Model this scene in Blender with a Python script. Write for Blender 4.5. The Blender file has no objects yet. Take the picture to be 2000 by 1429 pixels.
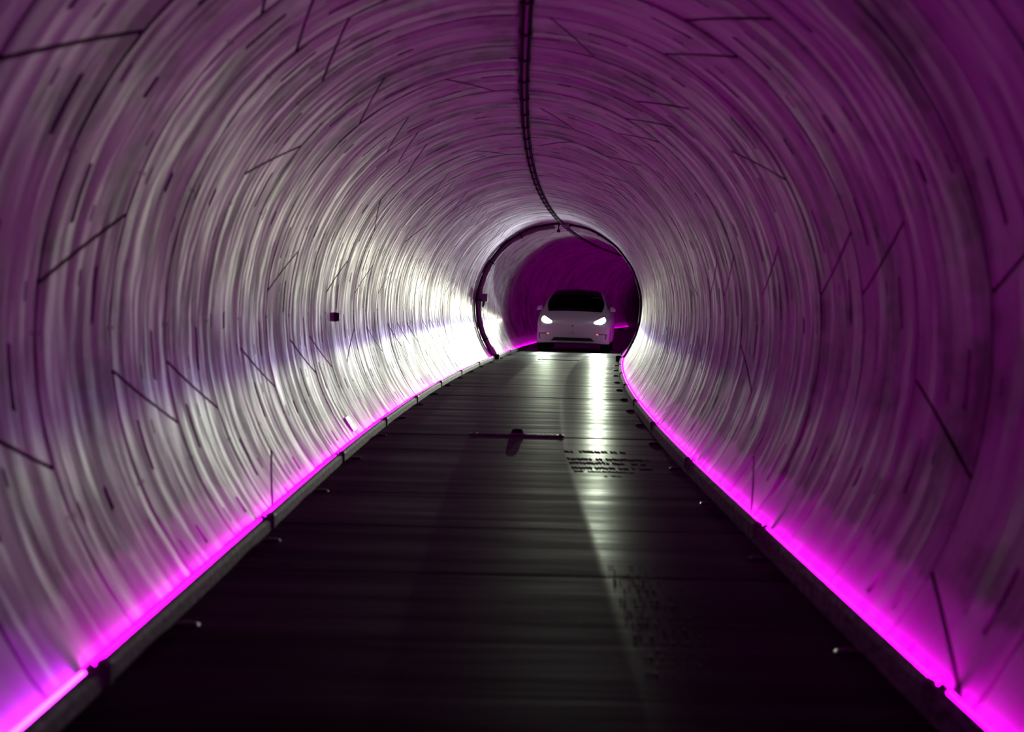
import bpy, bmesh, math, random
from mathutils import Matrix, Vector, Euler
from mathutils.bvhtree import BVHTree

rnd = random.Random(7)
D = bpy.data
SC = bpy.context.scene
COL = SC.collection
rad = math.radians

# ------------------------------------------------------------------ layout constants (metres)
R_T = 1.83            # lining inner radius
CZ = 1.19             # height of the tunnel axis above the road
EYE = 0.150           # camera above the tunnel axis
FPX = 4130.0          # focal length in pixels of the 2000 px wide frame
K_BEND = 0.00093      # the tunnel bends to the right after Y_BEND
Y_BEND = 14.0
RING_L = 1.5
RING_Y0 = 8.08
CROSS = math.tan(rad(0.7))   # the road falls slightly towards +x


def xc(y):
    return K_BEND * max(y - Y_BEND, 0.0) ** 2


def slope(y):
    return 2 * K_BEND * max(y - Y_BEND, 0.0)


def P(y, lat=0.0, z=0.0):
    """point at station y of the bent axis, lat metres to its right, z above the road"""
    s = slope(y)
    n = math.hypot(1, s)
    return Vector((xc(y) + lat / n, y - lat * s / n, z))


def road_z(lat):
    return -lat * CROSS


# ------------------------------------------------------------------ camera, world, exposure
cam_d = D.cameras.new('camera')
cam = D.objects.new('camera', cam_d)
COL.objects.link(cam)
cam_d.sensor_fit = 'HORIZONTAL'
cam_d.sensor_width = 36.0
cam_d.lens = 36.0 * FPX / 2000.0
pitch = math.atan((714.5 - 583.5) / FPX)
yaw = math.atan(3.0 / FPX)
roll = rad(0.6)
cam.matrix_world = (Matrix.Translation((0, 0, CZ + EYE)) @ Matrix.Rotation(yaw, 4, 'Z')
                    @ Matrix.Rotation(math.pi / 2 - pitch, 4, 'X') @ Matrix.Rotation(roll, 4, 'Z'))
cam_d.clip_start = 0.05
cam_d.clip_end = 400
cam_d.dof.use_dof = True
cam_d.dof.focus_distance = 32.0
cam_d.dof.aperture_fstop = 2.9
SC.camera = cam

w = D.worlds.new('tunnel_dark')
SC.world = w
w.use_nodes = True
w.node_tree.nodes['Background'].inputs[0].default_value = (0, 0, 0, 1)
w.node_tree.nodes['Background'].inputs[1].default_value = 0.0

vs = SC.view_settings
vs.view_transform = 'Standard'
vs.look = 'None'
vs.exposure = 0.0
vs.gamma = 1.0
vs.use_curve_mapping = False

# a closed bore: a few bounces are enough
SC.cycles.use_light_tree = False
SC.cycles.max_bounces = 6
SC.cycles.diffuse_bounces = 3
SC.cycles.glossy_bounces = 3
SC.cycles.transmission_bounces = 6

LED_POWER = 18.5
HEAD_POWER = 1.45e4


# ------------------------------------------------------------------ node helpers
class NT:
    def __init__(self, tree):
        self.t = tree
        self.n = tree.nodes
        self.l = tree.links

    def link(self, a, b):
        self.l.new(a, b)

    def val(self, sock, v):
        if hasattr(v, 'is_output'):
            self.l.new(v, sock)
        else:
            sock.default_value = v

    def math(self, op, a, b=0.0, c=0.0, clamp=False):
        m = self.n.new('ShaderNodeMath')
        m.operation = op
        m.use_clamp = clamp
        self.val(m.inputs[0], a)
        self.val(m.inputs[1], b)
        self.val(m.inputs[2], c)
        return m.outputs[0]

    def remap(self, v, a, b, c=0.0, d=1.0, smooth=True):
        m = self.n.new('ShaderNodeMapRange')
        m.interpolation_type = 'SMOOTHSTEP' if smooth else 'LINEAR'
        m.clamp = True
        self.val(m.inputs['Value'], v)
        for k, x in zip(('From Min', 'From Max', 'To Min', 'To Max'), (a, b, c, d)):
            self.val(m.inputs[k], x)
        return m.outputs['Result']

    def xyz(self, x, y, z):
        m = self.n.new('ShaderNodeCombineXYZ')
        for i, v in enumerate((x, y, z)):
            self.val(m.inputs[i], v)
        return m.outputs[0]

    def sep(self, v):
        m = self.n.new('ShaderNodeSeparateXYZ')
        self.link(v, m.inputs[0])
        return m.outputs

    def noise(self, vec, scale=1.0, detail=3.0, rough=0.55):
        m = self.n.new('ShaderNodeTexNoise')
        m.inputs['Scale'].default_value = scale
        m.inputs['Detail'].default_value = detail
        m.inputs['Roughness'].default_value = rough
        self.link(vec, m.inputs['Vector'])
        return m.outputs['Fac']

    def mix(self, f, a, b):
        m = self.n.new('ShaderNodeMix')
        m.data_type = 'RGBA'
        self.val(m.inputs['Factor'], f)
        self.val(m.inputs['A'], a)
        self.val(m.inputs['B'], b)
        return m.outputs['Result']

    def bump(self, h, dist, strength=1.0, normal=None):
        m = self.n.new('ShaderNodeBump')
        m.inputs['Strength'].default_value = strength
        m.inputs['Distance'].default_value = dist
        self.link(h, m.inputs['Height'])
        if normal is not None:
            self.link(normal, m.inputs['Normal'])
        return m.outputs['Normal']


def new_mat(name):
    m = D.materials.new(name)
    m.use_nodes = True
    nt = NT(m.node_tree)
    return m, nt, nt.n['Principled BSDF']


def simple(name, col, rough=0.5, metal=0.0, spec=0.5, grain=0.0, grain_scale=60, coat=0.0):
    m, nt, b = new_mat(name)
    b.inputs['Base Color'].default_value = (*col, 1)
    b.inputs['Roughness'].default_value = rough
    b.inputs['Metallic'].default_value = metal
    b.inputs['Specular IOR Level'].default_value = spec
    b.inputs['Coat Weight'].default_value = coat
    tc = nt.n.new('ShaderNodeTexCoord')
    nz = nt.noise(tc.outputs['Object'], grain_scale, 3)
    if grain:
        c2 = tuple(x * (1 - grain) for x in col)
        nt.link(nt.mix(nz, (*col, 1), (*c2, 1)), b.inputs['Base Color'])
    nt.link(nt.remap(nz, 0.3, 0.7, max(rough - 0.05, 0.02), min(rough + 0.07, 1)), b.inputs['Roughness'])
    return m


def emit(name, col, strength):
    m, nt, b = new_mat(name)
    b.inputs['Base Color'].default_value = (0.7, 0.7, 0.7, 1)
    b.inputs['Emission Color'].default_value = (*col, 1)
    b.inputs['Emission Strength'].default_value = strength
    return m


def tunnel_coords(nt):
    """world position -> (axial y, lateral, height, angle about the bent axis)"""
    g = nt.n.new('ShaderNodeNewGeometry')
    x, y, z = nt.sep(g.outputs['Position'])[:3]
    q = nt.math('MAXIMUM', nt.math('SUBTRACT', y, Y_BEND), 0.0)
    bend = nt.math('MULTIPLY', nt.math('MULTIPLY', q, q), K_BEND)
    lat = nt.math('SUBTRACT', x, bend)
    ang = nt.math('ARCTAN2', nt.math('SUBTRACT', z, CZ), nt.math('ABSOLUTE', lat))
    return y, lat, z, ang


def concrete_lining():
    m, nt, b = new_mat('precast_concrete_lining')
    y, lat, z, ang = tunnel_coords(nt)
    side = nt.math('MULTIPLY', nt.math('SIGN', lat), 7.3)
    arc = nt.math('MULTIPLY', ang, R_T)
    # streaks that run round the ring: fine along the axis, long round the bore
    streak = nt.noise(nt.xyz(nt.math('MULTIPLY', y, 8.0), nt.math('MULTIPLY', arc, 1.1), side), 1.0, 3, 0.62)
    broad = nt.noise(nt.xyz(nt.math('MULTIPLY', y, 1.6), nt.math('MULTIPLY', arc, 0.7), side), 1.0, 2.5, 0.5)
    blotch = nt.noise(nt.xyz(nt.math('MULTIPLY', y, 0.9), nt.math('MULTIPLY', arc, 2.6), side), 1.0, 3.5, 0.65)
    # dirt: soft grey-brown film in streaks and blotches
    d1 = nt.remap(streak, 0.44, 0.66)
    d2 = nt.remap(blotch, 0.46, 0.66)
    d3 = nt.remap(broad, 0.44, 0.62)
    dirt = nt.math('ADD', nt.math('MULTIPLY', d1, 0.17), nt.math('ADD', nt.math('MULTIPLY', d2, 0.50), nt.math('MULTIPLY', d3, 0.45)), clamp=True)
    clean = (0.47, 0.47, 0.445, 1)
    dirty = (0.135, 0.115, 0.128, 1)
    col = nt.mix(dirt, clean, dirty)
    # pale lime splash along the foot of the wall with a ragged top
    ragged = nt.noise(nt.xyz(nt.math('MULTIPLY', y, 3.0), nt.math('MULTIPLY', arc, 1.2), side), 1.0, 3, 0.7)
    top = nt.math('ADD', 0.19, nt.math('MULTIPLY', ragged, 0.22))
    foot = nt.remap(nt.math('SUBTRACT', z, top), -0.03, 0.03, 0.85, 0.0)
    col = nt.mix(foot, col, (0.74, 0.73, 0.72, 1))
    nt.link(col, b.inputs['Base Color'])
    b.inputs['Roughness'].default_value = 0.62
    nt.link(nt.remap(streak, 0.3, 0.7, 0.5, 0.75), b.inputs['Roughness'])
    b.inputs['Specular IOR Level'].default_value = 0.3
    h = nt.math('ADD', nt.math('MULTIPLY', streak, 0.085), nt.math('MULTIPLY', broad, 1.0))
    nt.link(nt.bump(h, 0.012, 0.23), b.inputs['Normal'])
    return m


def road_concrete():
    m, nt, b = new_mat('dark_broomed_road_concrete')
    y, lat, z, ang = tunnel_coords(nt)
    v = nt.xyz(nt.math('MULTIPLY', lat, 0.5), nt.math('MULTIPLY', y, 14.0), 0.0)
    broom = nt.noise(v, 1.0, 3, 0.6)
    band = nt.noise(nt.xyz(nt.math('MULTIPLY', lat, 0.35), nt.math('MULTIPLY', y, 2.2), 3.0), 1.0, 3, 0.6)
    grit = nt.noise(nt.xyz(nt.math('MULTIPLY', lat, 90.0), nt.math('MULTIPLY', y, 90.0), 0.0), 1.0, 0)
    wob = nt.math('MULTIPLY', nt.math('SUBTRACT', band, 0.5), 0.06)
    al = nt.math('ABSOLUTE', nt.math('ADD', lat, wob))
    # polished wheel tracks either side of a rougher middle strip
    track = nt.math('MULTIPLY', nt.remap(al, 0.42, 0.48), nt.remap(al, 0.98, 1.22, 1.0, 0.0))
    col = nt.mix(band, (0.008, 0.0076, 0.0076, 1), (0.004, 0.0038, 0.004, 1))
    col = nt.mix(nt.math('MULTIPLY', track, 0.4), col, (0.005, 0.005, 0.005, 1))
    r = nt.math('SUBTRACT', nt.remap(band, 0.3, 0.7, 0.47, 0.54), nt.math('MULTIPLY', track, 0.19))
    r = nt.math('ADD', r, nt.math('MULTIPLY', nt.math('SUBTRACT', broom, 0.5), 0.14))
    dif = nt.n.new('ShaderNodeBsdfDiffuse')
    glo = nt.n.new('ShaderNodeBsdfGlossy')
    glo.inputs['Color'].default_value = (0.9, 0.95, 0.88, 1)
    nt.link(col, dif.inputs['Color'])
    nt.link(r, glo.inputs['Roughness'])
    mx = nt.n.new('ShaderNodeMixShader')
    gl = nt.math('ADD', 0.21, nt.math('MULTIPLY', track, 0.0))
    fr = nt.n.new('ShaderNodeFresnel')
    fr.inputs['IOR'].default_value = 1.08
    gl = nt.math('MULTIPLY', gl, nt.math('MULTIPLY', fr.outputs[0], 1.9))
    nt.link(nt.math('MULTIPLY', gl, nt.remap(band, 0.3, 0.7, 1.2, 0.6)), mx.inputs[0])
    nt.link(dif.outputs[0], mx.inputs[1])
    nt.link(glo.outputs[0], mx.inputs[2])
    nt.link(mx.outputs[0], nt.n['Material Output'].inputs['Surface'])
    h = nt.math('ADD', nt.math('MULTIPLY', broom, 1.0), nt.math('MULTIPLY', grit, 0.18))
    nrm = nt.bump(h, 0.004, 0.22)
    nt.link(nrm, dif.inputs['Normal'])
    nt.link(nrm, glo.inputs['Normal'])
    nt.n.remove(b)
    return m


def kerb_concrete():
    m, nt, b = new_mat('stained_kerb_concrete')
    y, lat, z, ang = tunnel_coords(nt)
    n = nt.noise(nt.xyz(nt.math('MULTIPLY', lat, 30.0), nt.math('MULTIPLY', y, 8.0), nt.math('MULTIPLY', z, 30.0)), 1.0, 5, 0.65)
    nt.link(nt.mix(nt.remap(n, 0.35, 0.65), (0.34, 0.37, 0.33, 1), (0.10, 0.115, 0.10, 1)), b.inputs['Base Color'])
    b.inputs['Roughness'].default_value = 0.75
    nt.link(nt.bump(n, 0.008, 0.6), b.inputs['Normal'])
    return m


M = {
    'lining': concrete_lining(),
    'road': road_concrete(),
    'kerb': kerb_concrete(),
    'gasket': simple('black_joint_gasket', (0.020, 0.017, 0.020), 0.9, spec=0.1, grain=0.4),
    'bed': simple('damp_joint_filler', (0.012, 0.011, 0.012), 0.8, grain=0.4),
    'stud': simple('black_glossy_stud', (0.02, 0.018, 0.02), 0.22, spec=0.5),
    'steel': simple('galvanised_steel', (0.36, 0.36, 0.37), 0.42, 0.8, grain=0.3),
    'dark_steel': simple('dark_cast_iron', (0.03, 0.03, 0.031), 0.85, 0.0, spec=0.1, grain=0.4),
    'rubber': simple('black_rubber', (0.018, 0.017, 0.018), 0.55, grain=0.3),
    'cable': simple('black_cable_sheath', (0.02, 0.018, 0.02), 0.4),
    'tray': simple('dark_cable_tray', (0.035, 0.03, 0.035), 0.9, spec=0.06, grain=0.3),
    'pipe': simple('grey_plastic_conduit', (0.30, 0.25, 0.28), 0.85, spec=0.08, grain=0.2),
    'box_grey': simple('grey_box_plastic', (0.30, 0.28, 0.30), 0.5, grain=0.2),
    'white_plate': simple('white_enamel_plate', (0.80, 0.82, 0.84), 0.35, grain=0.05),
    'led': emit('magenta_led_diffuser', (1.0, 0.0012, 0.93), LED_POWER),
    'led_violet': emit('violet_led_diffuser', (0.70, 0.020, 1.0), LED_POWER * 1.2),
    'paint': simple('white_car_paint', (0.62, 0.62, 0.64), 0.45, coat=0.15, grain=0.02),
    'black_trim': simple('black_car_trim', (0.012, 0.012, 0.013), 0.45, grain=0.2),
    'tyre': simple('tyre_rubber', (0.014, 0.014, 0.014), 0.7, grain=0.3),
    'rim': simple('grey_wheel_rim', (0.22, 0.22, 0.23), 0.35, 0.7),
    'seat': simple('black_seat_cover', (0.02, 0.02, 0.02), 0.6, grain=0.2),
    'chrome': simple('dark_chrome_emblem', (0.16, 0.15, 0.17), 0.25, 0.9),
    'sticker': simple('pale_sticker_film', (0.35, 0.34, 0.36), 0.5),
    'lens': emit('headlamp_white', (0.86, 0.96, 1.0), 30.0),
    'amber': emit('amber_marker', (1.0, 0.32, 0.06), 0.9),
}
for k_ in ('lens', 'amber'):
    M[k_].cycles.emission_sampling = 'NONE'      # the beams themselves come from the lamps behind these lenses
for k_ in ('led', 'led_violet'):
    M[k_].cycles.emission_sampling = 'FRONT'
gm, gnt, gb = new_mat('tinted_car_glass')
gb.inputs['Base Color'].default_value = (0.03, 0.03, 0.035, 1)
gb.inputs['Transmission Weight'].default_value = 1.0
gb.inputs['Roughness'].default_value = 0.04
gb.inputs['IOR'].default_value = 1.1
gtc = gnt.n.new('ShaderNodeTexCoord')
gnt.link(gnt.remap(gnt.noise(gtc.outputs['Object'], 4.0, 2), 0.3, 0.7, 0.03, 0.07), gb.inputs['Roughness'])
M['glass'] = gm


# ------------------------------------------------------------------ object helpers
def link(o, parent=None):
    COL.objects.link(o)
    if parent is not None:
        o.parent = parent
    return o


def tag(o, label=None, cat=None, group=None, kind=None):
    for k, v in (('label', label), ('category', cat), ('group', group), ('kind', kind)):
        if v:
            o[k] = v
    return o


def empty(name, mat=None):
    o = D.objects.new(name, None)
    o.empty_display_size = 0.2
    link(o)
    if mat is not None:
        o.matrix_world = mat
    return o


def mesh_from(name, verts, faces, mat, smooth=None):
    me = D.meshes.new(name)
    me.from_pydata(verts, [], faces)
    me.materials.append(mat)
    if smooth is True:
        me.polygons.foreach_set('use_smooth', [True] * len(me.polygons))
    elif smooth:
        me.polygons.foreach_set('use_smooth', smooth)
    me.update()
    return me


def mobj(name, me, parent=None, mat=None):
    o = D.objects.new(name, me)
    link(o, parent)
    if mat is not None:
        o.matrix_local = mat
    return o


class MB:
    def __init__(self):
        self.v = []
        self.f = []
        self.s = []

    def add(self, verts, faces, smooth=False):
        k = len(self.v)
        self.v += [tuple(p) for p in verts]
        self.f += [tuple(i + k for i in f) for f in faces]
        self.s += [smooth] * len(faces)

    def box(self, lo, hi, cham=0.0):
        if cham <= 0:
            xs, ys, zs = (lo[0], hi[0]), (lo[1], hi[1]), (lo[2], hi[2])
            v = [(x, y, z) for x in xs for y in ys for z in zs]
            self.add(v, [(0, 1, 3, 2), (4, 6, 7, 5), (0, 4, 5, 1), (2, 3, 7, 6), (0, 2, 6, 4), (1, 5, 7, 3)])
            return
        bm = bmesh.new()
        bmesh.ops.create_cube(bm, size=1.0)
        for q in bm.verts:
            q.co = Vector([lo[i] + (q.co[i] + 0.5) * (hi[i] - lo[i]) for i in range(3)])
        bmesh.ops.bevel(bm, geom=bm.edges[:], offset=cham, segments=2, affect='EDGES', profile=0.5)
        bm.verts.index_update()
        self.add([q.co for q in bm.verts], [[q.index for q in f.verts] for f in bm.faces])
        bm.free()

    def lathe(self, prof, n=16, axis='Z', origin=(0, 0, 0), smooth=True):
        """prof: (radius, height) pairs"""
        vv, ff = [], []
        for r, h in prof:
            for i in range(n):
                a = 2 * math.pi * i / n
                c, s = r * math.cos(a), r * math.sin(a)
                p = (c, s, h) if axis == 'Z' else ((h, c, s) if axis == 'X' else (c, h, s))
                vv.append(tuple(p[k] + origin[k] for k in range(3)))
        m = len(prof)
        for j in range(m - 1):
            for i in range(n):
                ff.append((j * n + i, j * n + (i + 1) % n, (j + 1) * n + (i + 1) % n, (j + 1) * n + i))
        self.add(vv, ff, smooth)
        self.add(vv[:n], [tuple(reversed(range(n)))])
        self.add(vv[-n:], [tuple(range(n))])

    def tube(self, pts, r, n=8, smooth=True, caps=True):
        pts = [Vector(p) for p in pts]
        vv, ff = [], []
        up0 = Vector((0, 0, 1))
        for i, p in enumerate(pts):
            t = (pts[min(i + 1, len(pts) - 1)] - pts[max(i - 1, 0)]).normalized()
            ref = up0 if abs(t.dot(up0)) < 0.95 else Vector((0, 1, 0))
            a = t.cross(ref).normalized()
            bb = a.cross(t)
            rr = r[i] if isinstance(r, (list, tuple)) else r
            for k in range(n):
                g = 2 * math.pi * k / n
                vv.append(p + rr * (math.cos(g) * a + math.sin(g) * bb))
        for i in range(len(pts) - 1):
            for k in range(n):
                ff.append((i * n + k, i * n + (k + 1) % n, (i + 1) * n + (k + 1) % n, (i + 1) * n + k))
        self.add(vv, ff, smooth)
        if caps:
            self.add(vv[:n], [tuple(reversed(range(n)))])
            self.add(vv[-n:], [tuple(range(n))])

    def sweep(self, frames, prof, smooth=False):
        """closed profile (lat, z) carried along frames, each a function (lat, z) -> point"""
        n = len(prof)
        vv = [fr(*p) for fr in frames for p in prof]
        ff = []
        for i in range(len(frames) - 1):
            for k in range(n):
                ff.append((i * n + k, i * n + (k + 1) % n, (i + 1) * n + (k + 1) % n, (i + 1) * n + k))
        ff.append(tuple(reversed(range(n))))
        ff.append(tuple(range((len(frames) - 1) * n, len(frames) * n)))
        self.add(vv, ff, smooth)

    def mesh(self, name, mat):
        return mesh_from(name, self.v, self.f, mat, self.s)

    def build(self, name, mat, parent=None, loc=None):
        bm = bmesh.new()
        me = self.mesh(name, mat)
        bm.from_mesh(me)
        bmesh.ops.recalc_face_normals(bm, faces=bm.faces[:])
        bm.to_mesh(me)
        bm.free()
        return mobj(name, me, parent, loc)


def frame_at(y, lat=0.0, z=0.0, tilt=False):
    m = Matrix.Translation(P(y, lat, z)) @ Matrix.Rotation(-math.atan(slope(y)), 4, 'Z')
    if tilt:
        m = m @ Matrix.Rotation(math.atan(CROSS), 4, 'Y')
    return m


# ------------------------------------------------------------------ the lining: rings of precast segments
HALF = 5.25           # half of a slanted joint's run, degrees
GAP = 0.022
GAP_RING = 0.050


def lining_segment(a0, s0, a1, s1, name):
    """segment between joints at mean angles a0 < a1 (deg); s = 'F' (leans to larger angles away from the portal) or 'N'"""
    def edge(a, s, t):
        d = HALF * (2 * t - 1)
        return a + d if s == 'F' else a - d
    ga = math.degrees(GAP / 2 / R_T)
    lo = lambda t: edge(a0, s0, t) + ga
    hi = lambda t: edge(a1, s1, t) - ga
    t0, t1 = GAP_RING / 2 / RING_L, 1 - GAP_RING / 2 / RING_L
    pk = []            # (angle_lo, angle_hi, t_mid, width m, depth)
    mid = (a0 + a1) / 2
    pk.append((mid - 1.6, mid + 1.6, 0.5, 0.085, 0.04))
    pk.append((mid - 1.3, mid + 1.3, 0.13, 0.042, 0.025))
    pk.append((mid + 5.0, mid + 7.4, 0.87, 0.038, 0.025))
    # long bolt pockets and small slots beside each slanted joint
    tA = 0.27 if s0 == 'F' else 0.72
    pk.append((a0 + 2.6, a0 + 10.4, tA, 0.072, 0.068))
    pk.append((a0 + 3.2 , a0 + 5.4, 0.5, 0.038, 0.025))
    tB = 0.72 if s1 == 'F' else 0.27
    pk.append((a1 - 10.4, a1 - 2.6, tB, 0.072, 0.068))
    pk.append((a1 - 5.4, a1 - 3.2, 0.5, 0.038, 0.025))
    q = a0 + 11.25
    while q < a1 - 6:
        for t in (0.044, 0.956):
            if lo(t) + 0.6 < q < hi(t) - 0.6:
                pk.append((q - 0.28, q + 0.28, t, 0.032, 0.018))
        q += 22.5
    rects = []
    for al, ah, t, wd, dp in pk:
        span = hi(t) - lo(t)
        rects.append(((al - lo(t)) / span, (ah - lo(t)) / span, t - wd / 2 / RING_L, t + wd / 2 / RING_L, dp))
    nv = max(6, int((a1 - a0) / 5.5))
    cv = set(round(i / nv, 5) for i in range(nv + 1))
    ct = {round(t0, 5), round(t1, 5)}
    for v0, v1, u0, u1, dp in rects:
        cv |= {round(v0, 5), round(v1, 5)}
        ct |= {round(u0, 5), round(u1, 5)}
    def thin(seq, tol, keep):
        out = []
        for x in sorted(seq):
            if out and x - out[-1] < tol:
                if x in keep and out[-1] not in keep:
                    out[-1] = x
                elif x in keep:
                    out.append(x)
                continue
            out.append(x)
        return out
    keepv = {round(x, 5) for r in rects for x in r[:2]} | {0.0, 1.0}
    cv = thin(cv, 0.02, keepv)
    ct = sorted(ct)
    verts, faces, smooth = [], [], []
    key = {}

    def vert(i, j, r, tagk):
        k = (i, j, round(r, 4), tagk)
        if k not in key:
            t = ct[j]
            a = rad(lo(t) + (hi(t) - lo(t)) * cv[i])
            key[k] = len(verts)
            verts.append((r * math.cos(a), t * RING_L, r * math.sin(a)))
        return key[k]

    ni, nj = len(cv) - 1, len(ct) - 1
    dep = [[0.0] * nj for _ in range(ni)]
    for i in range(ni):
        for j in range(nj):
            vm, tm = (cv[i] + cv[i + 1]) / 2, (ct[j] + ct[j + 1]) / 2
            for v0, v1, u0, u1, dp in rects:
                if v0 < vm < v1 and u0 < tm < u1:
                    dep[i][j] = dp
    for i in range(ni):
        for j in range(nj):
            r = R_T + dep[i][j]
            faces.append((vert(i, j, r, 's'), vert(i, j + 1, r, 's'), vert(i + 1, j + 1, r, 's'), vert(i + 1, j, r, 's')))
            smooth.append(True)

    def wall(i0, j0, i1, j1, ra, rb):
        faces.append((vert(i0, j0, ra, 'w'), vert(i1, j1, ra, 'w'), vert(i1, j1, rb, 'w'), vert(i0, j0, rb, 'w')))
        smooth.append(False)
    for i in range(ni):
        for j in range(nj):
            r = R_T + dep[i][j]
            if i + 1 < ni and dep[i + 1][j] != dep[i][j]:
                wall(i + 1, j, i + 1, j + 1, r, R_T + dep[i + 1][j])
            if j + 1 < nj and dep[i][j + 1] != dep[i][j]:
                wall(i, j + 1, i + 1, j + 1, r, R_T + dep[i][j + 1])
    OUT = R_T + 0.09
    LIP = R_T + 0.012
    for ra, rb in ((R_T, LIP), (LIP, OUT)):
        n_in = len(faces)
        for i in range(ni):
            wall(i, 0, i + 1, 0, ra, rb)
            wall(i, nj, i + 1, nj, ra, rb)
        for j in range(nj):
            wall(0, j, 0, j + 1, ra, rb)
            wall(ni, j, ni, j + 1, ra, rb)
    me = mesh_from(name, verts, faces, M['lining'], smooth)
    me.materials.append(M['gasket'])
    for p_i in range(n_in, len(faces)):
        me.polygons[p_i].material_index = 1
    return me


JOINTS = [(0, 'F'), (45, 'N'), (112.5, 'N'), (180, 'N'), (225, 'F'), (292.5, 'F'), (360, 'F')]
SEG_KIND = ['key', 'paran', 'paran', 'ckey', 'paraf', 'paraf']
SEG_ME = {
    'key': lining_segment(0, 'F', 45, 'N', 'key_segment'),
    'paran': lining_segment(0, 'N', 67.5, 'N', 'lining_segment_a'),
    'ckey': lining_segment(0, 'N', 45, 'F', 'counter_key_segment'),
    'paraf': lining_segment(0, 'F', 67.5, 'F', 'lining_segment_b'),
}
TURN = {-1: 14, 0: 5, 1: 8, 2: 8, 3: 1, 4: 8, 5: 2, 6: 8, 7: 11, 8: 5, 9: 6, 10: 2, 11: 8, 12: 5, 13: 14, 14: 8, 15: 8, 16: 5, 17: 11, 18: 8}
lining = empty('wall_tunnel')
tag(lining, 'round tunnel wall of pale precast concrete lining rings with slanted joints', 'wall', kind='structure')
K_MIN, K_MAX = -10, 82
rest_v, rest_f, rest_s, rest_m = [], [], [], []
n_seg = 0
for k in range(K_MIN, K_MAX):
    y0 = RING_Y0 + RING_L * k
    turn = TURN.get(k, rnd.choice([8, 2, 5, 8, 11, 1, 14, 8, 6]))
    o = 11.25 + 22.5 * turn
    ym = y0 + RING_L / 2
    base = frame_at(ym, 0, CZ) @ Matrix.Translation((rnd.uniform(-.0015, .0015), -RING_L / 2, rnd.uniform(-.0015, .0015)))
    base = base @ Matrix.Rotation(rnd.uniform(-.0008, .0008), 4, 'Z') @ Matrix.Rotation(rnd.uniform(-.0008, .0008), 4, 'X')
    for i in range(6):
        lo = (o + JOINTS[i][0]) % 360
        hi = lo + JOINTS[i + 1][0] - JOINTS[i][0]
        if lo > 226 and hi < 314:
            continue
        g = rnd.uniform(-.0007, .0007)
        mt = base @ Matrix.Rotation(-rad(lo), 4, 'Y') @ Matrix.Scale(1 + g, 4, (1, 0, 0)) @ Matrix.Scale(1 + g, 4, (0, 0, 1))
        me = SEG_ME[SEG_KIND[i]]
        if k >= -2 and n_seg < 300:
            mobj('lining_segment', me, lining, mt)
            n_seg += 1
        else:
            off = len(rest_v)
            rest_v += [tuple(mt @ q.co) for q in me.vertices]
            rest_f += [tuple(x + off for x in p.vertices) for p in me.polygons]
            rest_s += [p.use_smooth for p in me.polygons]
            rest_m += [p.material_index for p in me.polygons]
far = mobj('distant_lining_segments', mesh_from('distant_lining_segments', rest_v, rest_f, M['lining'], rest_s), lining)
far.data.materials.append(M['gasket'])
far.data.polygons.foreach_set('material_index', rest_m)
tag(far, kind='stuff')
# closing wall far round the bend and behind the camera, so that no daylight enters
Y_A, Y_B = RING_Y0 + RING_L * K_MIN, RING_Y0 + RING_L * K_MAX

# ------------------------------------------------------------------ road slabs
floor_b = MB()
ys = [Y_A + (Y_B - Y_A) * i / 90 for i in range(91)]
floor_b.sweep([(lambda la, z, y=y: P(y, la, z)) for y in ys], [(-1.45, -.16), (1.45, -.16), (1.45, -.035), (-1.45, -.035)])
floor = floor_b.build('floor', M['bed'])
tag(floor, 'dark concrete road deck of broomed cross-wise slabs through the tunnel', 'road', kind='structure')
SL = 2.07
sb = MB()
sb.box((-1.372, 0.006, -.09), (1.372, SL - .006, 0.0), 0.004)
slab_me = sb.mesh('road_slab', M['road'])
k = -7
while 8.2 + SL * k < Y_B - 3:
    y0 = 8.2 + SL * k
    if y0 > Y_A - 1:
        ym = y0 + SL / 2
        mobj('road_slab', slab_me, floor, frame_at(ym, 0, rnd.uniform(-.003, .0)) @ Matrix.Rotation(math.atan(CROSS), 4, 'Y') @ Matrix.Translation((0, -SL / 2, 0)))
    k += 1

# rows of short rubbery tread ridges left on the wheel track opposite the junction box
tb = MB()
for y0, la, lb, ln in ((18.75, .46, 1.0, .16), (17.9, .47, 1.14, .14), (17.45, .48, 1.10, .16), (16.95, .49, 1.12, .14), (16.55, .50, .95, .12), (16.15, .72, .86, .10)):
    q = la
    while q < lb:
        if rnd.random() < .82:
            yy, l2 = y0 + rnd.uniform(-.03, .03), ln * rnd.uniform(.5, 1.0)
            fr = [(lambda a_, z, y=yy + l2 * t, off=-.02 * t: P(y, q + a_ + off, road_z(q) + z)) for t in (0, 1)]
            tb.sweep(fr, [(-.004, -.006), (.004, -.006), (.0025, .0022), (-.0025, .0022)])
        q += rnd.uniform(.022, .032)
for i in range(150):
    y0 = 7.6 + .17 * rnd.randrange(0, 19)
    q = .49 + rnd.random() ** 1.4 * .30
    fr = [(lambda a_, z, y=y0 + rnd.uniform(0, .02) + .03 * t: P(y, q + a_, road_z(q) + z)) for t in (0, 1)]
    tb.sweep(fr, [(-.004, -.006), (.004, -.006), (.002, .0022), (-.002, .0022)])
tag(tb.build('tread_ridges', M['rubber'], floor), kind='stuff')

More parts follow.
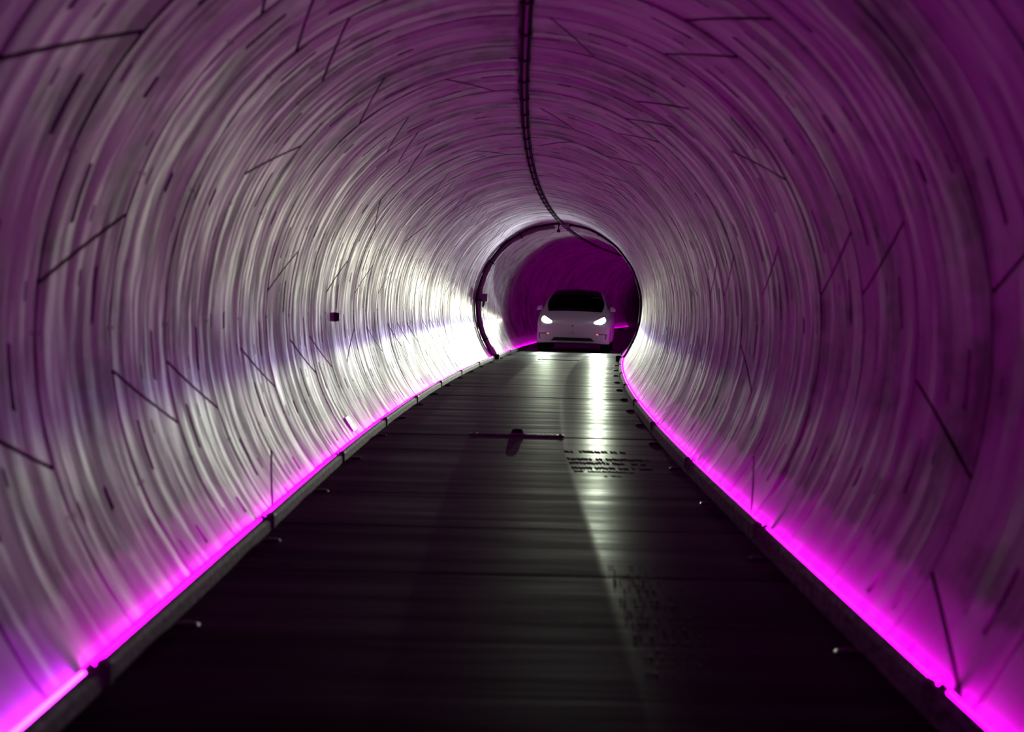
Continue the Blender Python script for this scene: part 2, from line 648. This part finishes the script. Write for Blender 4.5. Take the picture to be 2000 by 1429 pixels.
# ------------------------------------------------------------------ kerbs and LED tubes
KP = 4.9
tubes = {-1: [], 1: []}
for side, nm, y_first, lab in ((-1, 'trim_1', 7.06, 'low stained concrete kerb at the foot of the wall carrying the junction box'),
                               (1, 'trim_2', 6.86, 'low stained concrete kerb at the foot of the wall opposite the junction box')):
    root = empty(nm, Matrix.Translation(P(0, side * 1.4, 0)))
    tag(root, lab, 'kerb', kind='structure')
    inv = root.matrix_world.inverted()
    j = -3
    while y_first + KP * j < 100:
        ya, yb = y_first + KP * j, y_first + KP * (j + 1)
        n = 6
        prof = [(1.362, -.05), (1.366, .070), (1.378, .088), (1.396, .094), (1.402, .090), (1.406, .068), (1.52, .068), (1.52, -.05)]
        b = MB()
        b.sweep([(lambda la, z, y=ya + .012 + (yb - ya - .024) * i / n: inv @ P(y, side * la, z)) for i in range(n + 1)], prof)
        kerb = b.build('kerb_segment', M['kerb'], root)
        b = MB()
        mloc = inv @ frame_at(ya + .10, side * 1.40, .03)
        b.box((-.045, -.03, -.02), (.008, .03, .068), 0.006)
        b.v = [(side * x, y_, z_) for x, y_, z_ in b.v]
        b.lathe([(.010, .065), (.010, .074), (.006, .077)], 8, origin=(-side * .016, 0, 0))
        br = b.build('kerb_bracket', M['steel'], kerb, mloc)
        # LED tube lying on the kerb against the wall
        tr = empty('led_tube_offscreen' if yb < 5 else 'led_tube', frame_at(ya, side * 1.420, .067))
        vio = (side < 0 and j == -1)
        tag(tr, ('glowing violet LED tube on the kerb, unlike the magenta tubes beyond it' if vio else
                 'glowing magenta LED tube along the kerb on the junction box side of the road') if side < 0 else
            'glowing magenta LED tube along the kerb opposite the junction box side', 'LED tube',
            'LED tubes on the junction box side' if side < 0 else 'LED tubes on the side opposite the junction box')
        ti = tr.matrix_world.inverted()
        pts = [ti @ P(ya + .06 + (yb - ya - .12) * i / n, side * 1.420, .081) for i in range(n + 1)]
        b = MB()
        b.tube(pts[::2], .0092, 5, caps=False)
        b.build('diffuser', M['led_violet'] if vio else M['led'], tr)
        for e in (0, 1):
            q = [ti @ P((ya + .025 + .04 * i) if e == 0 else (yb - .065 + .04 * i), side * 1.420, .081) for i in (0, 1)]
            b = MB()
            b.tube(q, .0125, 10)
            b.build('end_cap', M['rubber'], tr)
        j += 1

# ------------------------------------------------------------------ road studs
sb = MB()
sb.lathe([(.052, 0), (.052, .004), (.047, .011), (.036, .0165), (.020, .0195), (.004, .0205)], 20)
stud_me = sb.mesh('stud_body', M['stud'])
rb = MB()
rb.lathe([(.056, 0), (.056, .0025), (.050, .0045)], 20)
stud_ring = rb.mesh('stud_flange', M['dark_steel'])
for side, y_first in ((-1, 8.45), (1, 8.14)):
    for q in range(-1, 22):
        y = y_first + 2.96 * q
        e = empty('road_stud', frame_at(y, side * 1.302, road_z(side * 1.302) - .002, True))
        tag(e, 'black domed road stud along the kerb on the junction box side of the road' if side < 0 else 'black domed road stud along the kerb opposite the junction box side',
            'road stud', 'road studs on the junction box side' if side < 0 else 'road studs on the side opposite the junction box')
        mobj('dome', stud_me, e)
        mobj('flange', stud_ring, e)

# ------------------------------------------------------------------ drain grates
def grate(y, lab):
    e = empty('drain_grate', frame_at(y, 0, -.002, True))
    tag(e, lab, 'grate')
    b = MB()
    W, H = .46, .085
    b.box((-W, -H, 0), (W, -H + .022, .012), .002)
    b.box((-W, H - .022, 0), (W, H, .012), .002)
    b.box((-W, -H + .022, 0), (-W + .07, H - .022, .012), .002)
    b.box((W - .07, -H + .022, 0), (W, H - .022, .012), .002)
    b.build('frame', M['steel'], e)
    for s in (-1, 1):
        b = MB()
        b.lathe([(.016, .010), (.016, .017), (.010, .020)], 10, origin=(s * (W - .035), 0, 0))
        b.build('bolt', M['steel'], e)
    b = MB()
    b.box((-W + .07, -H + .022, 0), (W - .07, H - .022, .003))
    b.build('sump', M['bed'], e)
    b = MB()
    n = 34
    for i in range(n):
        x = -W + .075 + (2 * W - .15) * i / (n - 1)
        b.box((x - .005, -H + .02, .001), (x + .005, H - .02, .010))
    tag(b.build('grate_bars', M['dark_steel'], e), kind='stuff')
    return e


grate(20.85, 'slotted steel drain grate across the road under a black dome')
grate(46.7, 'slotted steel drain grate lying just in front of the white car')
e = empty('sensor_dome', frame_at(20.83, 0.0, .008, True))
tag(e, 'black bolted dome sitting on the middle of the drain grate', 'dome')
b = MB()
b.lathe([(.058, 0), (.060, .014), (.056, .032), (.046, .046), (.030, .052), (.006, .054)], 8, smooth=False)
b.build('cover', M['rubber'], e)
b = MB()
b.lathe([(.072, 0), (.072, .010), (.058, .014)], 12)
b.build('base_ring', M['steel'], e)

# ------------------------------------------------------------------ cable tray under the crown
LAT_C = 0.055
tray = empty('cable_tray', Matrix.Translation(P(0, LAT_C, CZ + R_T)))
tag(tray, 'dark cable tray with a grey conduit fixed along the tunnel crown', 'cable tray')
inv = tray.matrix_world.inverted()
TY = [Y_A + (Y_B - 4 - Y_A) * i / 110 for i in range(111)]


def crown(y):
    return CZ + R_T - .006


b = MB()
b.sweep([(lambda la, z, y=y: inv @ P(y, LAT_C + la, crown(y) + z)) for y in TY],
        [(-.036, .012), (-.036, -.036), (-.022, -.036), (-.022, -.012), (.022, -.012), (.022, -.036), (.036, -.036), (.036, .012)])
b.build('tray_channel', M['tray'], tray)
b = MB()
b.tube([inv @ P(y, LAT_C, crown(y) - .026) for y in TY], .0135, 10)
b.build('conduit', M['pipe'], tray)
cb = MB()
cb.box((-.040, -.016, -.046), (.040, .016, .004), .004)
cb.lathe([(.008, -.053), (.008, -.044), (.004, -.042)], 8)
clamp_me = cb.mesh('clamp', M['dark_steel'])
for q in range(-3, 56):
    y = 13.15 + 1.42 * (q - 5)
    mobj('clamp', clamp_me, tray, inv @ frame_at(y, LAT_C, crown(y)))

# ------------------------------------------------------------------ cable hoop round the bore with its boxes
Y_H = 46.3
hoop = empty('cable_hoop', frame_at(Y_H, 0, 0))
tag(hoop, 'pair of black cables looped round the tunnel wall up to the crown', 'cable')
for dy, rr, dr, run in ((0.0, .026, .030, 263), (.12, .026, .108, 128)):
    pts = []
    for i in range(61):
        a = rad(221.5 - run * i / 60)
        wv = .006 * math.sin(i * 1.3)
        pts.append(((R_T - dr + wv) * math.cos(a), dy + wv, CZ + (R_T - dr + wv) * math.sin(a)))
    b = MB()
    b.tube(pts, rr, 8)
    b.build('cable', M['cable'], hoop)
pts = [rad(220 - 126 * i / 60) for i in range(61)]
b = MB()
b.sweep([(lambda r, y, a=a: Vector((r * math.cos(a), y, CZ + r * math.sin(a)))) for a in pts],
        [(R_T - .012, .02), (R_T - .128, .02), (R_T - .128, .05), (R_T - .012, .05)])
b.build('support_band', M['box_grey'], hoop)
for i in range(9):
    a = rad(205 - 230 * i / 8)
    b = MB()
    b.box((-.012, -.05, -.14 if i < 4 else -.065), (.012, .16, .006), .003)
    b.build('cable_clip', M['dark_steel'], hoop, Matrix.Translation(((R_T - .005) * math.cos(a), 0, CZ + (R_T - .005) * math.sin(a))) @ Matrix.Rotation(math.pi / 2 - a, 4, 'Y'))
for s in (-1, 1):
    b = MB()
    a = rad(221 if s < 0 else -41)
    b.box((-.07, -.06, -.02), (.05, .18, .10), .012)
    b.build('foot_block', M['rubber'], hoop, Matrix.Translation(((R_T - .06) * math.cos(a), 0, CZ + (R_T - .06) * math.sin(a))))

e = empty('junction_box', frame_at(Y_H + .05, -1.62, CZ + .09))
tag(e, 'grey square junction box hung on the cable hoop', 'junction box')
b = MB()
b.box((-.085, -.02, -.005), (.055, .13, .165), .008)
b.build('housing', M['box_grey'], e)
b = MB()
b.box((-.075, -.032, .01), (.045, -.018, .15), .004)
b.build('lid', M['box_grey'], e)
b = MB()
b.tube([(-.03, .06, .02), (-.035, .06, -.06), (-.05, .05, -.13)], [.03, .03, .018], 8)
b.build('cable_gland', M['rubber'], e)

e = empty('crown_box', frame_at(Y_H - .1, .16, CZ + R_T - .02))
tag(e, 'small box on the crown where the cable hoop meets the cable tray', 'junction box')
b = MB()
b.box((-.06, -.06, -.085), (.06, .08, .02), .008)
b.build('housing', M['box_grey'], e)
b = MB()
b.tube([(.0, .0, -.06), (.06, .03, -.075), (.13, .08, -.03)], .014, 8)
b.build('cable_gland', M['rubber'], e)

e = empty('ceiling_camera', frame_at(Y_H + .6, -.04, CZ + R_T))
tag(e, 'small black ball camera hanging below the crown by the cable hoop', 'camera')
b = MB()
b.lathe([(.035, .01), (.035, -.012), (.012, -.018), (.012, -.15)], 12)
b.build('mount', M['dark_steel'], e)
b = MB()
b.lathe([(.004, -.205), (.020, -.200), (.034, -.182), (.038, -.165), (.034, -.148), (.020, -.132), (.006, -.128)], 14)
b.build('ball', M['rubber'], e)

# ------------------------------------------------------------------ small wall fittings
def on_wall(name, y, ang, lab, cat):
    a = rad(ang)
    c = frame_at(y, 0, CZ)
    m = c @ Matrix.Translation((R_T * math.cos(a), 0, R_T * math.sin(a))) @ Matrix.Rotation(-(a - math.pi), 4, 'Y')
    e = empty(name, m)     # local x points to the axis, y along the tunnel
    tag(e, lab, cat)
    return e


e = on_wall('marker_plate', 19.35, 213.6, 'small white plate fixed to the wall just above the magenta tube', 'plate')
b = MB()
b.box((-.006, -.16, -.075), (.016, .16, .075), .003)
b.build('plate', M['white_plate'], e)
for s in (-1, 1):
    b = MB()
    b.lathe([(.006, .014), (.006, .018), (.004, .019)], 8, axis='X', origin=(0, s * .135, 0))
    b.build('screw', M['steel'], e)
e = on_wall('wall_plug', 21.0, 181.5, 'black plug standing out of the pale wall at mid height', 'plug')
b = MB()
b.box((-.03, -.06, -.043), (.05, .06, .043), .018)
b.build('plug_body', M['rubber'], e)
b = MB()
b.lathe([(.05, -.02), (.05, .008), (.04, .011)], 10, axis='X')
b.build('collar', M['dark_steel'], e)

# ------------------------------------------------------------------ the car
Y_C = 54.05
CAR_M = frame_at(Y_C, 0.0, 0.0) @ Matrix.Rotation(math.atan(CROSS) + rad(.35), 4, 'Y')
car = empty('car', CAR_M)
tag(car, 'white hatchback car with lit headlights driving through the tunnel', 'car')

ST = [
    (-.024, [0, .012, .013, .014, .014, .014, .012, .010, .007, .004, 0], [.492, .492, .494, .497, .50, .503, .506, .507, .508, .5085, .509]),
    (-.022, [0, .10, .11, .12, .12, .115, .10, .08, .055, .03, 0], [.45, .45, .455, .47, .50, .53, .545, .55, .555, .556, .557]),
    (-.016, [0, .26, .29, .30, .305, .29, .25, .19, .13, .065, 0], [.34, .34, .36, .42, .50, .555, .585, .597, .603, .606, .607]),
    (0.00, [0, .46, .50, .52, .53, .50, .42, .32, .22, .11, 0], [.255, .255, .275, .37, .50, .58, .625, .645, .655, .66, .662]),
    (0.04, [0, .70, .74, .76, .77, .74, .63, .48, .32, .16, 0], [.228, .228, .25, .37, .50, .62, .67, .695, .705, .71, .713]),
    (0.12, [0, .82, .85, .865, .87, .84, .74, .56, .37, .18, 0], [.218, .218, .24, .37, .52, .665, .725, .755, .77, .775, .78]),
    (0.32, [0, .86, .895, .91, .915, .895, .81, .62, .42, .20, 0], [.22, .22, .25, .38, .55, .735, .80, .835, .85, .855, .86]),
    (0.70, [0, .84, .915, .935, .945, .93, .86, .68, .46, .22, 0], [.20, .20, .25, .40, .60, .82, .885, .92, .935, .94, .945]),
    (1.20, [0, .82, .92, .95, .955, .94, .88, .78, .69, .36, 0], [.20, .20, .26, .40, .62, .90, .975, 1.00, 1.015, 1.03, 1.035]),
    (1.60, [0, .82, .92, .955, .96, .945, .90, .83, .745, .41, 0], [.20, .20, .26, .40, .63, .93, 1.02, 1.13, 1.225, 1.255, 1.265]),
    (2.05, [0, .82, .92, .955, .96, .945, .90, .80, .665, .37, 0], [.20, .20, .26, .40, .63, .95, 1.04, 1.26, 1.445, 1.49, 1.50]),
    (2.55, [0, .82, .92, .955, .96, .945, .90, .78, .62, .34, 0], [.20, .20, .26, .40, .63, .96, 1.05, 1.33, 1.545, 1.595, 1.61]),
    (3.20, [0, .82, .92, .955, .96, .945, .90, .78, .61, .33, 0], [.20, .20, .26, .40, .63, .97, 1.06, 1.32, 1.53, 1.58, 1.595]),
    (3.90, [0, .80, .91, .95, .955, .94, .89, .77, .58, .32, 0], [.22, .22, .28, .42, .65, .99, 1.09, 1.28, 1.41, 1.44, 1.45]),
    (4.40, [0, .74, .84, .88, .89, .87, .81, .69, .50, .25, 0], [.28, .28, .33, .46, .70, .98, 1.09, 1.165, 1.20, 1.21, 1.215]),
    (4.65, [0, .64, .72, .76, .77, .75, .69, .57, .41, .20, 0], [.34, .34, .40, .50, .72, .92, 1.02, 1.06, 1.08, 1.085, 1.09]),
    (4.75, [0, .40, .46, .50, .52, .50, .44, .34, .24, .12, 0], [.45, .45, .50, .58, .72, .86, .92, .95, .96, .965, .97]),
]
NP = 11


def hermite(xs, fs, x):
    if x <= xs[0]:
        return fs[0]
    if x >= xs[-1]:
        return fs[-1]
    i = max(j for j in range(len(xs)) if xs[j] <= x)
    i = min(i, len(xs) - 2)

    def sec(j):
        return (fs[j + 1] - fs[j]) / (xs[j + 1] - xs[j])

    def tan(j):
        if j == 0:
            return sec(0)
        if j == len(xs) - 1:
            return sec(len(xs) - 2)
        a, c = sec(j - 1), sec(j)
        return 0.0 if a * c <= 0 else 2 * a * c / (a + c)
    h = xs[i + 1] - xs[i]
    t = (x - xs[i]) / h
    return ((2 * t ** 3 - 3 * t * t + 1) * fs[i] + (t ** 3 - 2 * t * t + t) * h * tan(i)
            + (-2 * t ** 3 + 3 * t * t) * fs[i + 1] + (t ** 3 - t * t) * h * tan(i + 1))


YS = [s[0] for s in ST]
SUB = 3
ysamp = [-.024, -.0232, -.022, -.020, -.016, -.011, -.006, 0.0, .008, .02, .04, .06, .09, .12, .16, .21, .26, .32]
while ysamp[-1] < 4.4:
    ysamp.append(round(ysamp[-1] + .055, 4))
ysamp += [4.45, 4.52, 4.58, 4.62, 4.65, 4.68, 4.71, 4.735, 4.75]
WHEELS = (0.88, 3.77)
W_R = 0.355
ARCH = 0.405


def section(y):
    px = [hermite(YS, [s[1][i] for s in ST], y) for i in range(NP)]
    pz = [hermite(YS, [s[2][i] for s in ST], y) for i in range(NP)]
    out = []
    for i in range(NP - 1):
        for q in range(SUB):
            t = q / SUB

            def cr(a):
                p0, p1, p2, p3 = a[max(i - 1, 0)], a[i], a[i + 1], a[min(i + 2, NP - 1)]
                return 0.5 * ((2 * p1) + (p2 - p0) * t + (2 * p0 - 5 * p1 + 4 * p2 - p3) * t * t + (3 * p1 - p0 - 3 * p2 + p3) * t ** 3)
            out.append([max(cr(px), 0.0), cr(pz), i + t])
    out.append([px[-1], pz[-1], NP - 1.0])
    out[0][0] = 0.0
    for wy in WHEELS:
        d = abs(y - wy)
        if d < ARCH:
            za = W_R + math.sqrt(ARCH ** 2 - d * d)
            for p in out:
                if p[2] < 5.2 and p[1] < za:
                    p[1] = za
    return out


secs = [section(y) for y in ysamp]
NPT = len(secs[0])
verts = []
for side in (1, -1):
    for y, s in zip(ysamp, secs):
        for x, z, q in s:
            verts.append((side * x, y, z))


def region(ym, qm, z):
    if 1.20 < ym < 2.06 and qm > 8.0:
        return 'windshield'
    if 2.06 <= ym < 3.70 and qm > 8.0:
        return 'glass_roof'
    if 3.70 <= ym < 4.36 and qm > 8.0:
        return 'rear_window'
    if 1.62 < ym < 2.60 and 6.05 < qm < 7.75:
        return 'front_window'
    if 2.68 < ym < 3.95 and 6.05 < qm < 7.75:
        return 'back_window'
    if qm < 1.0 and ym > .03:
        return 'underbody'
    return 'body_shell'


parts = {}
for si, side in enumerate((1, -1)):
    off = si * len(ysamp) * NPT
    for i in range(len(ysamp) - 1):
        for j in range(NPT - 1):
            ym = (ysamp[i] + ysamp[i + 1]) / 2
            qm = (secs[i][j][2] + secs[i][j + 1][2]) / 2
            rg = region(ym, qm, 0)
            if rg in ('front_window', 'back_window'):
                rg += '_R' if side > 0 else '_L'
            f = (off + i * NPT + j, off + (i + 1) * NPT + j, off + (i + 1) * NPT + j + 1, off + i * NPT + j + 1)
            parts.setdefault(rg, []).append(f if side > 0 else tuple(reversed(f)))
    for i in (0, len(ysamp) - 1):
        f = tuple(off + i * NPT + j for j in range(NPT))
        parts['body_shell'].append(f if (i == 0) == (side < 0) else tuple(reversed(f)))
all_faces = [f for fs in parts.values() for f in fs]
BVH = BVHTree.FromPolygons([Vector(v) for v in verts], all_faces)
for rg, fs in parts.items():
    used = sorted({i for f in fs for i in f})
    mp = {a: k for k, a in enumerate(used)}
    me = mesh_from(rg, [verts[i] for i in used], [tuple(mp[i] for i in f) for f in fs],
                   M['paint'] if rg == 'body_shell' else (M['black_trim'] if rg == 'underbody' else M['glass']), True)
    bm = bmesh.new()
    bm.from_mesh(me)
    bmesh.ops.remove_doubles(bm, verts=bm.verts[:], dist=1e-5)
    bm.to_mesh(me)
    bm.free()
    nm = rg.replace('_R', '').replace('_L', '')
    nm = {'front_window': 'side_window', 'back_window': 'side_window'}.get(nm, nm)
    ob = mobj(nm, me, car)
    if nm == 'body_shell':
        shell = ob
        sm = ob.modifiers.new('thickness', 'SOLIDIFY')
        sm.thickness = .012
        sm.offset = 0
    elif nm != 'underbody':
        sm = ob.modifiers.new('thickness', 'SOLIDIFY')
        sm.thickness = .006
        sm.offset = 0


def front_y(x, z):
    hit = BVH.ray_cast(Vector((x, -1, z)), Vector((0, 1, 0)))
    return hit[0].y if hit[0] is not None else 0.3


def front_patch(name, poly, mat, parent, off=.006, back=.03, res=5):
    """outline in (x, z) laid on the front of the body and given depth"""
    bm = bmesh.new()
    vv = [bm.verts.new((x, 0, z)) for x, z in poly]
    bm.faces.new(vv)
    bmesh.ops.triangulate(bm, faces=bm.faces[:])
    bmesh.ops.subdivide_edges(bm, edges=bm.edges[:], cuts=res, use_grid_fill=True)
    for q in bm.verts:
        hit = BVH.ray_cast(Vector((q.co.x, -1, q.co.z)), Vector((0, 1, 0)))
        if hit[0] is not None:
            nn = hit[1] if hit[1].y < 0 else -hit[1]
            q.co = hit[0] + nn * (off + .006)
    r = bmesh.ops.extrude_face_region(bm, geom=bm.faces[:])
    for q in [g for g in r['geom'] if isinstance(g, bmesh.types.BMVert)]:
        q.co.y += back + off
    bmesh.ops.recalc_face_normals(bm, faces=bm.faces[:])
    me = D.meshes.new(name)
    bm.to_mesh(me)
    bm.free()
    me.materials.append(mat)
    return mobj(name, me, parent)


for s in (-1, 1):
    lamp = front_patch('headlight', [(s * x, z) for x, z in [(.525, .735), (.60, .700), (.72, .700), (.815, .745), (.838, .81), (.815, .875), (.775, .905), (.72, .885), (.62, .82), (.53, .765)]], M['black_trim'], car, .004, .03)
    front_patch('headlight_lens', [(s * x, z) for x, z in [(.535, .738), (.60, .712), (.715, .713), (.80, .755), (.822, .81), (.80, .862), (.768, .885), (.73, .868), (.63, .81), (.545, .765)]], M['lens'], lamp, .009, .003)
    front_patch('corner_vent', [(s * x, z) for x, z in [(.62, .452), (.84, .452), (.822, .335), (.842, .335), (.868, .47), (.63, .478)]], M['black_trim'], car, .004, .03)
    front_patch('side_marker', [(s * x, z) for x, z in [(.605, .448), (.655, .448), (.660, .476), (.610, .476)]], M['amber'], car, .010, .004, 2)
    # mirror
    b = MB()
    x0, x1 = .885, 1.045
    b.add([(s * x, y, z) for y in (1.66, 1.73, 1.80) for x, z in
           ([(x0, 1.035), (x1, 1.035), (x1 - .01, 1.10), (x1 - .05, 1.165), (x0 + .03, 1.175), (x0, 1.13)] if y == 1.73 else
            [(x0 + .015, 1.045), (x1 - .015, 1.045), (x1 - .025, 1.095), (x1 - .06, 1.15), (x0 + .04, 1.16), (x0 + .012, 1.12)])],
          [(r * 6 + q, r * 6 + (q + 1) % 6, (r + 1) * 6 + (q + 1) % 6, (r + 1) * 6 + q) for r in (0, 1) for q in range(6)] + [tuple(range(6)), tuple(range(12, 18))], True)
    mir = b.build('side_mirror', M['paint'], car)
    b = MB()
    b.box((min(s * .86, s * 1.04), 1.67, 1.018), (max(s * .86, s * 1.04), 1.80, 1.040), .006)
    b.build('mirror_foot', M['black_trim'], mir)
    # wiper and door handle
    b = MB()
    b.box((min(s * .945, s * .968), 2.35, .855), (max(s * .945, s * .968), 2.55, .880), .008)
    b.build('door_handle', M['paint'], car)
    for wy in WHEELS:
        b = MB()
        b.lathe([(.24, -.11), (.33, -.125), (.350, -.10), (W_R, -.06), (W_R, .06), (.350, .10), (.33, .125), (.24, .11)], 36, axis='X')
        wh = b.build('wheel', M['tyre'], car, Matrix.Translation((s * .805, wy, W_R)))
        b = MB()
        b.lathe([(.245, -.10), (.245, .095), (.225, .11), (.215, .07), (.05, .075)], 30, axis='X')
        rim = b.build('rim', M['rim'], wh, Matrix.Rotation(0 if s > 0 else math.pi, 4, 'Z'))
        b = MB()
        for q in range(5):
            a = 2 * math.pi * q / 5
            c, sn = math.cos(a), math.sin(a)
            px = [(-.02, .04), (.02, .04), (.028, .23), (-.028, .23)]
            v0 = [(.085, u * c - v * sn, u * sn + v * c) for u, v in px]
            v1 = [(.112, u * c - v * sn, u * sn + v * c) for u, v in px]
            b.add(v0 + v1, [(0, 1, 2, 3), (4, 5, 6, 7), (0, 1, 5, 4), (1, 2, 6, 5), (2, 3, 7, 6), (3, 0, 4, 7)])
        b.build('spokes', M['rim'], wh, Matrix.Rotation(0 if s > 0 else math.pi, 4, 'Z'))
b = MB()
gv, gf, nx, nz = [], [], 28, 5
for q in range(nz + 1):
    for i in range(nx + 1):
        hw = .56 + (.47 - .56) * q / nz
        x, z = -hw + 2 * hw * i / nx, .282 + .088 * q / nz
        gv.append(Vector((x, front_y(x, z) - .010, z)))
for q in range(nz):
    for i in range(nx):
        gf.append((q * (nx + 1) + i, q * (nx + 1) + i + 1, (q + 1) * (nx + 1) + i + 1, (q + 1) * (nx + 1) + i))
b.add(gv, gf, True)
gob = b.build('lower_grille', M['black_trim'], car)
sm = gob.modifiers.new('thickness', 'SOLIDIFY')
sm.thickness = .012
front_patch('emblem', [(-.030, .668), (-.012, .661), (-.004, .632), (.004, .632), (.012, .661), (.030, .668), (.028, .676), (-.028, .676)], M['chrome'], car, .005, .004, 1)
# hood shut line, wipers, dashboard, seats
for s in (-1, 1):
    pts = []
    for i in range(16):
        y = .30 + .88 * i / 15
        x = .70 + .10 * (i / 15)
        hit = BVH.ray_cast(Vector((s * x, y, 3)), Vector((0, 0, -1)))
        if hit[0] is not None:
            pts.append(hit[0])
    b = MB()
    b.tube(pts, .0045, 6)
    b.build('hood_seam', M['black_trim'], car)
b = MB()
for x0, x1 in ((-.60, .02), (.02, .58)):
    pts = []
    for i in range(9):
        x = x0 + (x1 - x0) * i / 8
        y = 1.27 + .05 * (1 - abs(x))
        hit = BVH.ray_cast(Vector((x, y, 3)), Vector((0, 0, -1)))
        pts.append(hit[0] + Vector((0, 0, .012)))
    b.tube(pts, .008, 6)
b.build('wipers', M['black_trim'], car)
b = MB()
b.box((-.78, 1.45, .70), (.78, 1.85, .98), .05)
b.build('dashboard', M['seat'], car)
for x in (-.38, .38):
    b = MB()
    b.box((x - .25, 2.35, .42), (x + .25, 2.85, .60), .06)
    b.box((x - .25, 2.75, .52), (x + .25, 2.92, 1.12), .06)
    b.box((x - .14, 2.78, 1.10), (x + .14, 2.90, 1.30), .05)
    b.build('front_seat', M['seat'], car)
# faint pale lettering high on the windscreen, too small to read in the picture
def screen_y(x, z):
    hit = BVH.ray_cast(Vector((x, 0.0, z)), Vector((0, 1, 0)))
    return hit[0].y
b = MB()
strokes = [((.430, 1.415), (.450, 1.380)), ((.470, 1.415), (.450, 1.380)), ((.495, 1.412), (.530, 1.412)), ((.512, 1.412), (.512, 1.380)),
           ((.545, 1.410), (.575, 1.410)), ((.545, 1.386), (.575, 1.386)), ((.582, 1.406), (.604, 1.404)), ((.590, 1.386), (.606, 1.386))]
for (xa, za), (xb, zb) in strokes:
    b.tube([(xa, screen_y(xa, za) - .006, za), (xb, screen_y(xb, zb) - .006, zb)], .004, 6)
b.build('screen_lettering', M['sticker'], car)

# headlight beams: real lamps with a dipped-beam profile (bright below a sharp cut-off, weak spill above)
AZ0 = 3.3     # the beams are set slightly towards the car's nearside


def beam_profile(ld):
    ld.use_nodes = True
    nt = NT(ld.node_tree)
    em = nt.n['Emission']
    tc = nt.n.new('ShaderNodeTexCoord')
    x, y, z = nt.sep(tc.outputs['Normal'])[:3]
    az = nt.math('MULTIPLY', nt.math('ARCTAN2', x, nt.math('MULTIPLY', y, -1.0)), 57.2958)
    el = nt.math('MULTIPLY', nt.math('ARCSINE', z), 57.2958)

    def gauss(v, s):
        q = nt.math('DIVIDE', v, s)
        return nt.math('EXPONENT', nt.math('MULTIPLY', nt.math('MULTIPLY', q, q), -1.0))
    side_l = nt.remap(nt.math('ABSOLUTE', az), 55, 92, .045, 0)
    hor = nt.math('ADD', gauss(nt.math('ADD', az, AZ0), 4.2), nt.math('ADD', nt.math('MULTIPLY', gauss(az, 22.0), .28), side_l))
    ramp = nt.n.new('ShaderNodeValToRGB')
    cr = ramp.color_ramp
    cr.interpolation = 'LINEAR'
    # ramp position 0..1 covers elevation -10..+20 degrees
    stops = [(-10, (.04, .044, .04)), (-4, (.19, .21, .17)), (-1.2, (.54, .59, .47)), (-.12, (.60, .63, .57)), (.04, (.23, .205, .33)),
             (.30, (.155, .15, .18)), (1.0, (.24, .25, .20)), (1.8, (.29, .30, .235)), (2.5, (.15, .152, .125)), (3.2, (.066, .066, .060)),
             (4.4, (.030, .030, .030)), (7, (.032, .032, .034)), (10.5, (.065, .066, .072)), (12.0, (.050, .050, .058)), (13.5, (.004, .004, .004)), (20, (.001, .001, .001))]
    while len(cr.elements) < len(stops):
        cr.elements.new(0.5)
    for e_, (d_, c_) in zip(cr.elements, stops):
        e_.position = (d_ + 10) / 30
    for e_, (d_, c_) in zip(cr.elements, stops):
        e_.color = (*c_, 1)
    nt.link(nt.math('DIVIDE', nt.math('ADD', el, 10.0), 30.0), ramp.inputs[0])
    nt.link(ramp.outputs[0], em.inputs['Color'])
    nt.link(hor, em.inputs['Strength'])


for s in (-1, 1):
    ld = D.lights.new('headlight_beam', 'POINT')
    ld.energy = HEAD_POWER
    ld.shadow_soft_size = .035
    beam_profile(ld)
    lo = D.objects.new('headlight_beam', ld)
    link(lo, car)
    lo.location = (s * .69, front_y(s * .69, .79) - .06, .79)
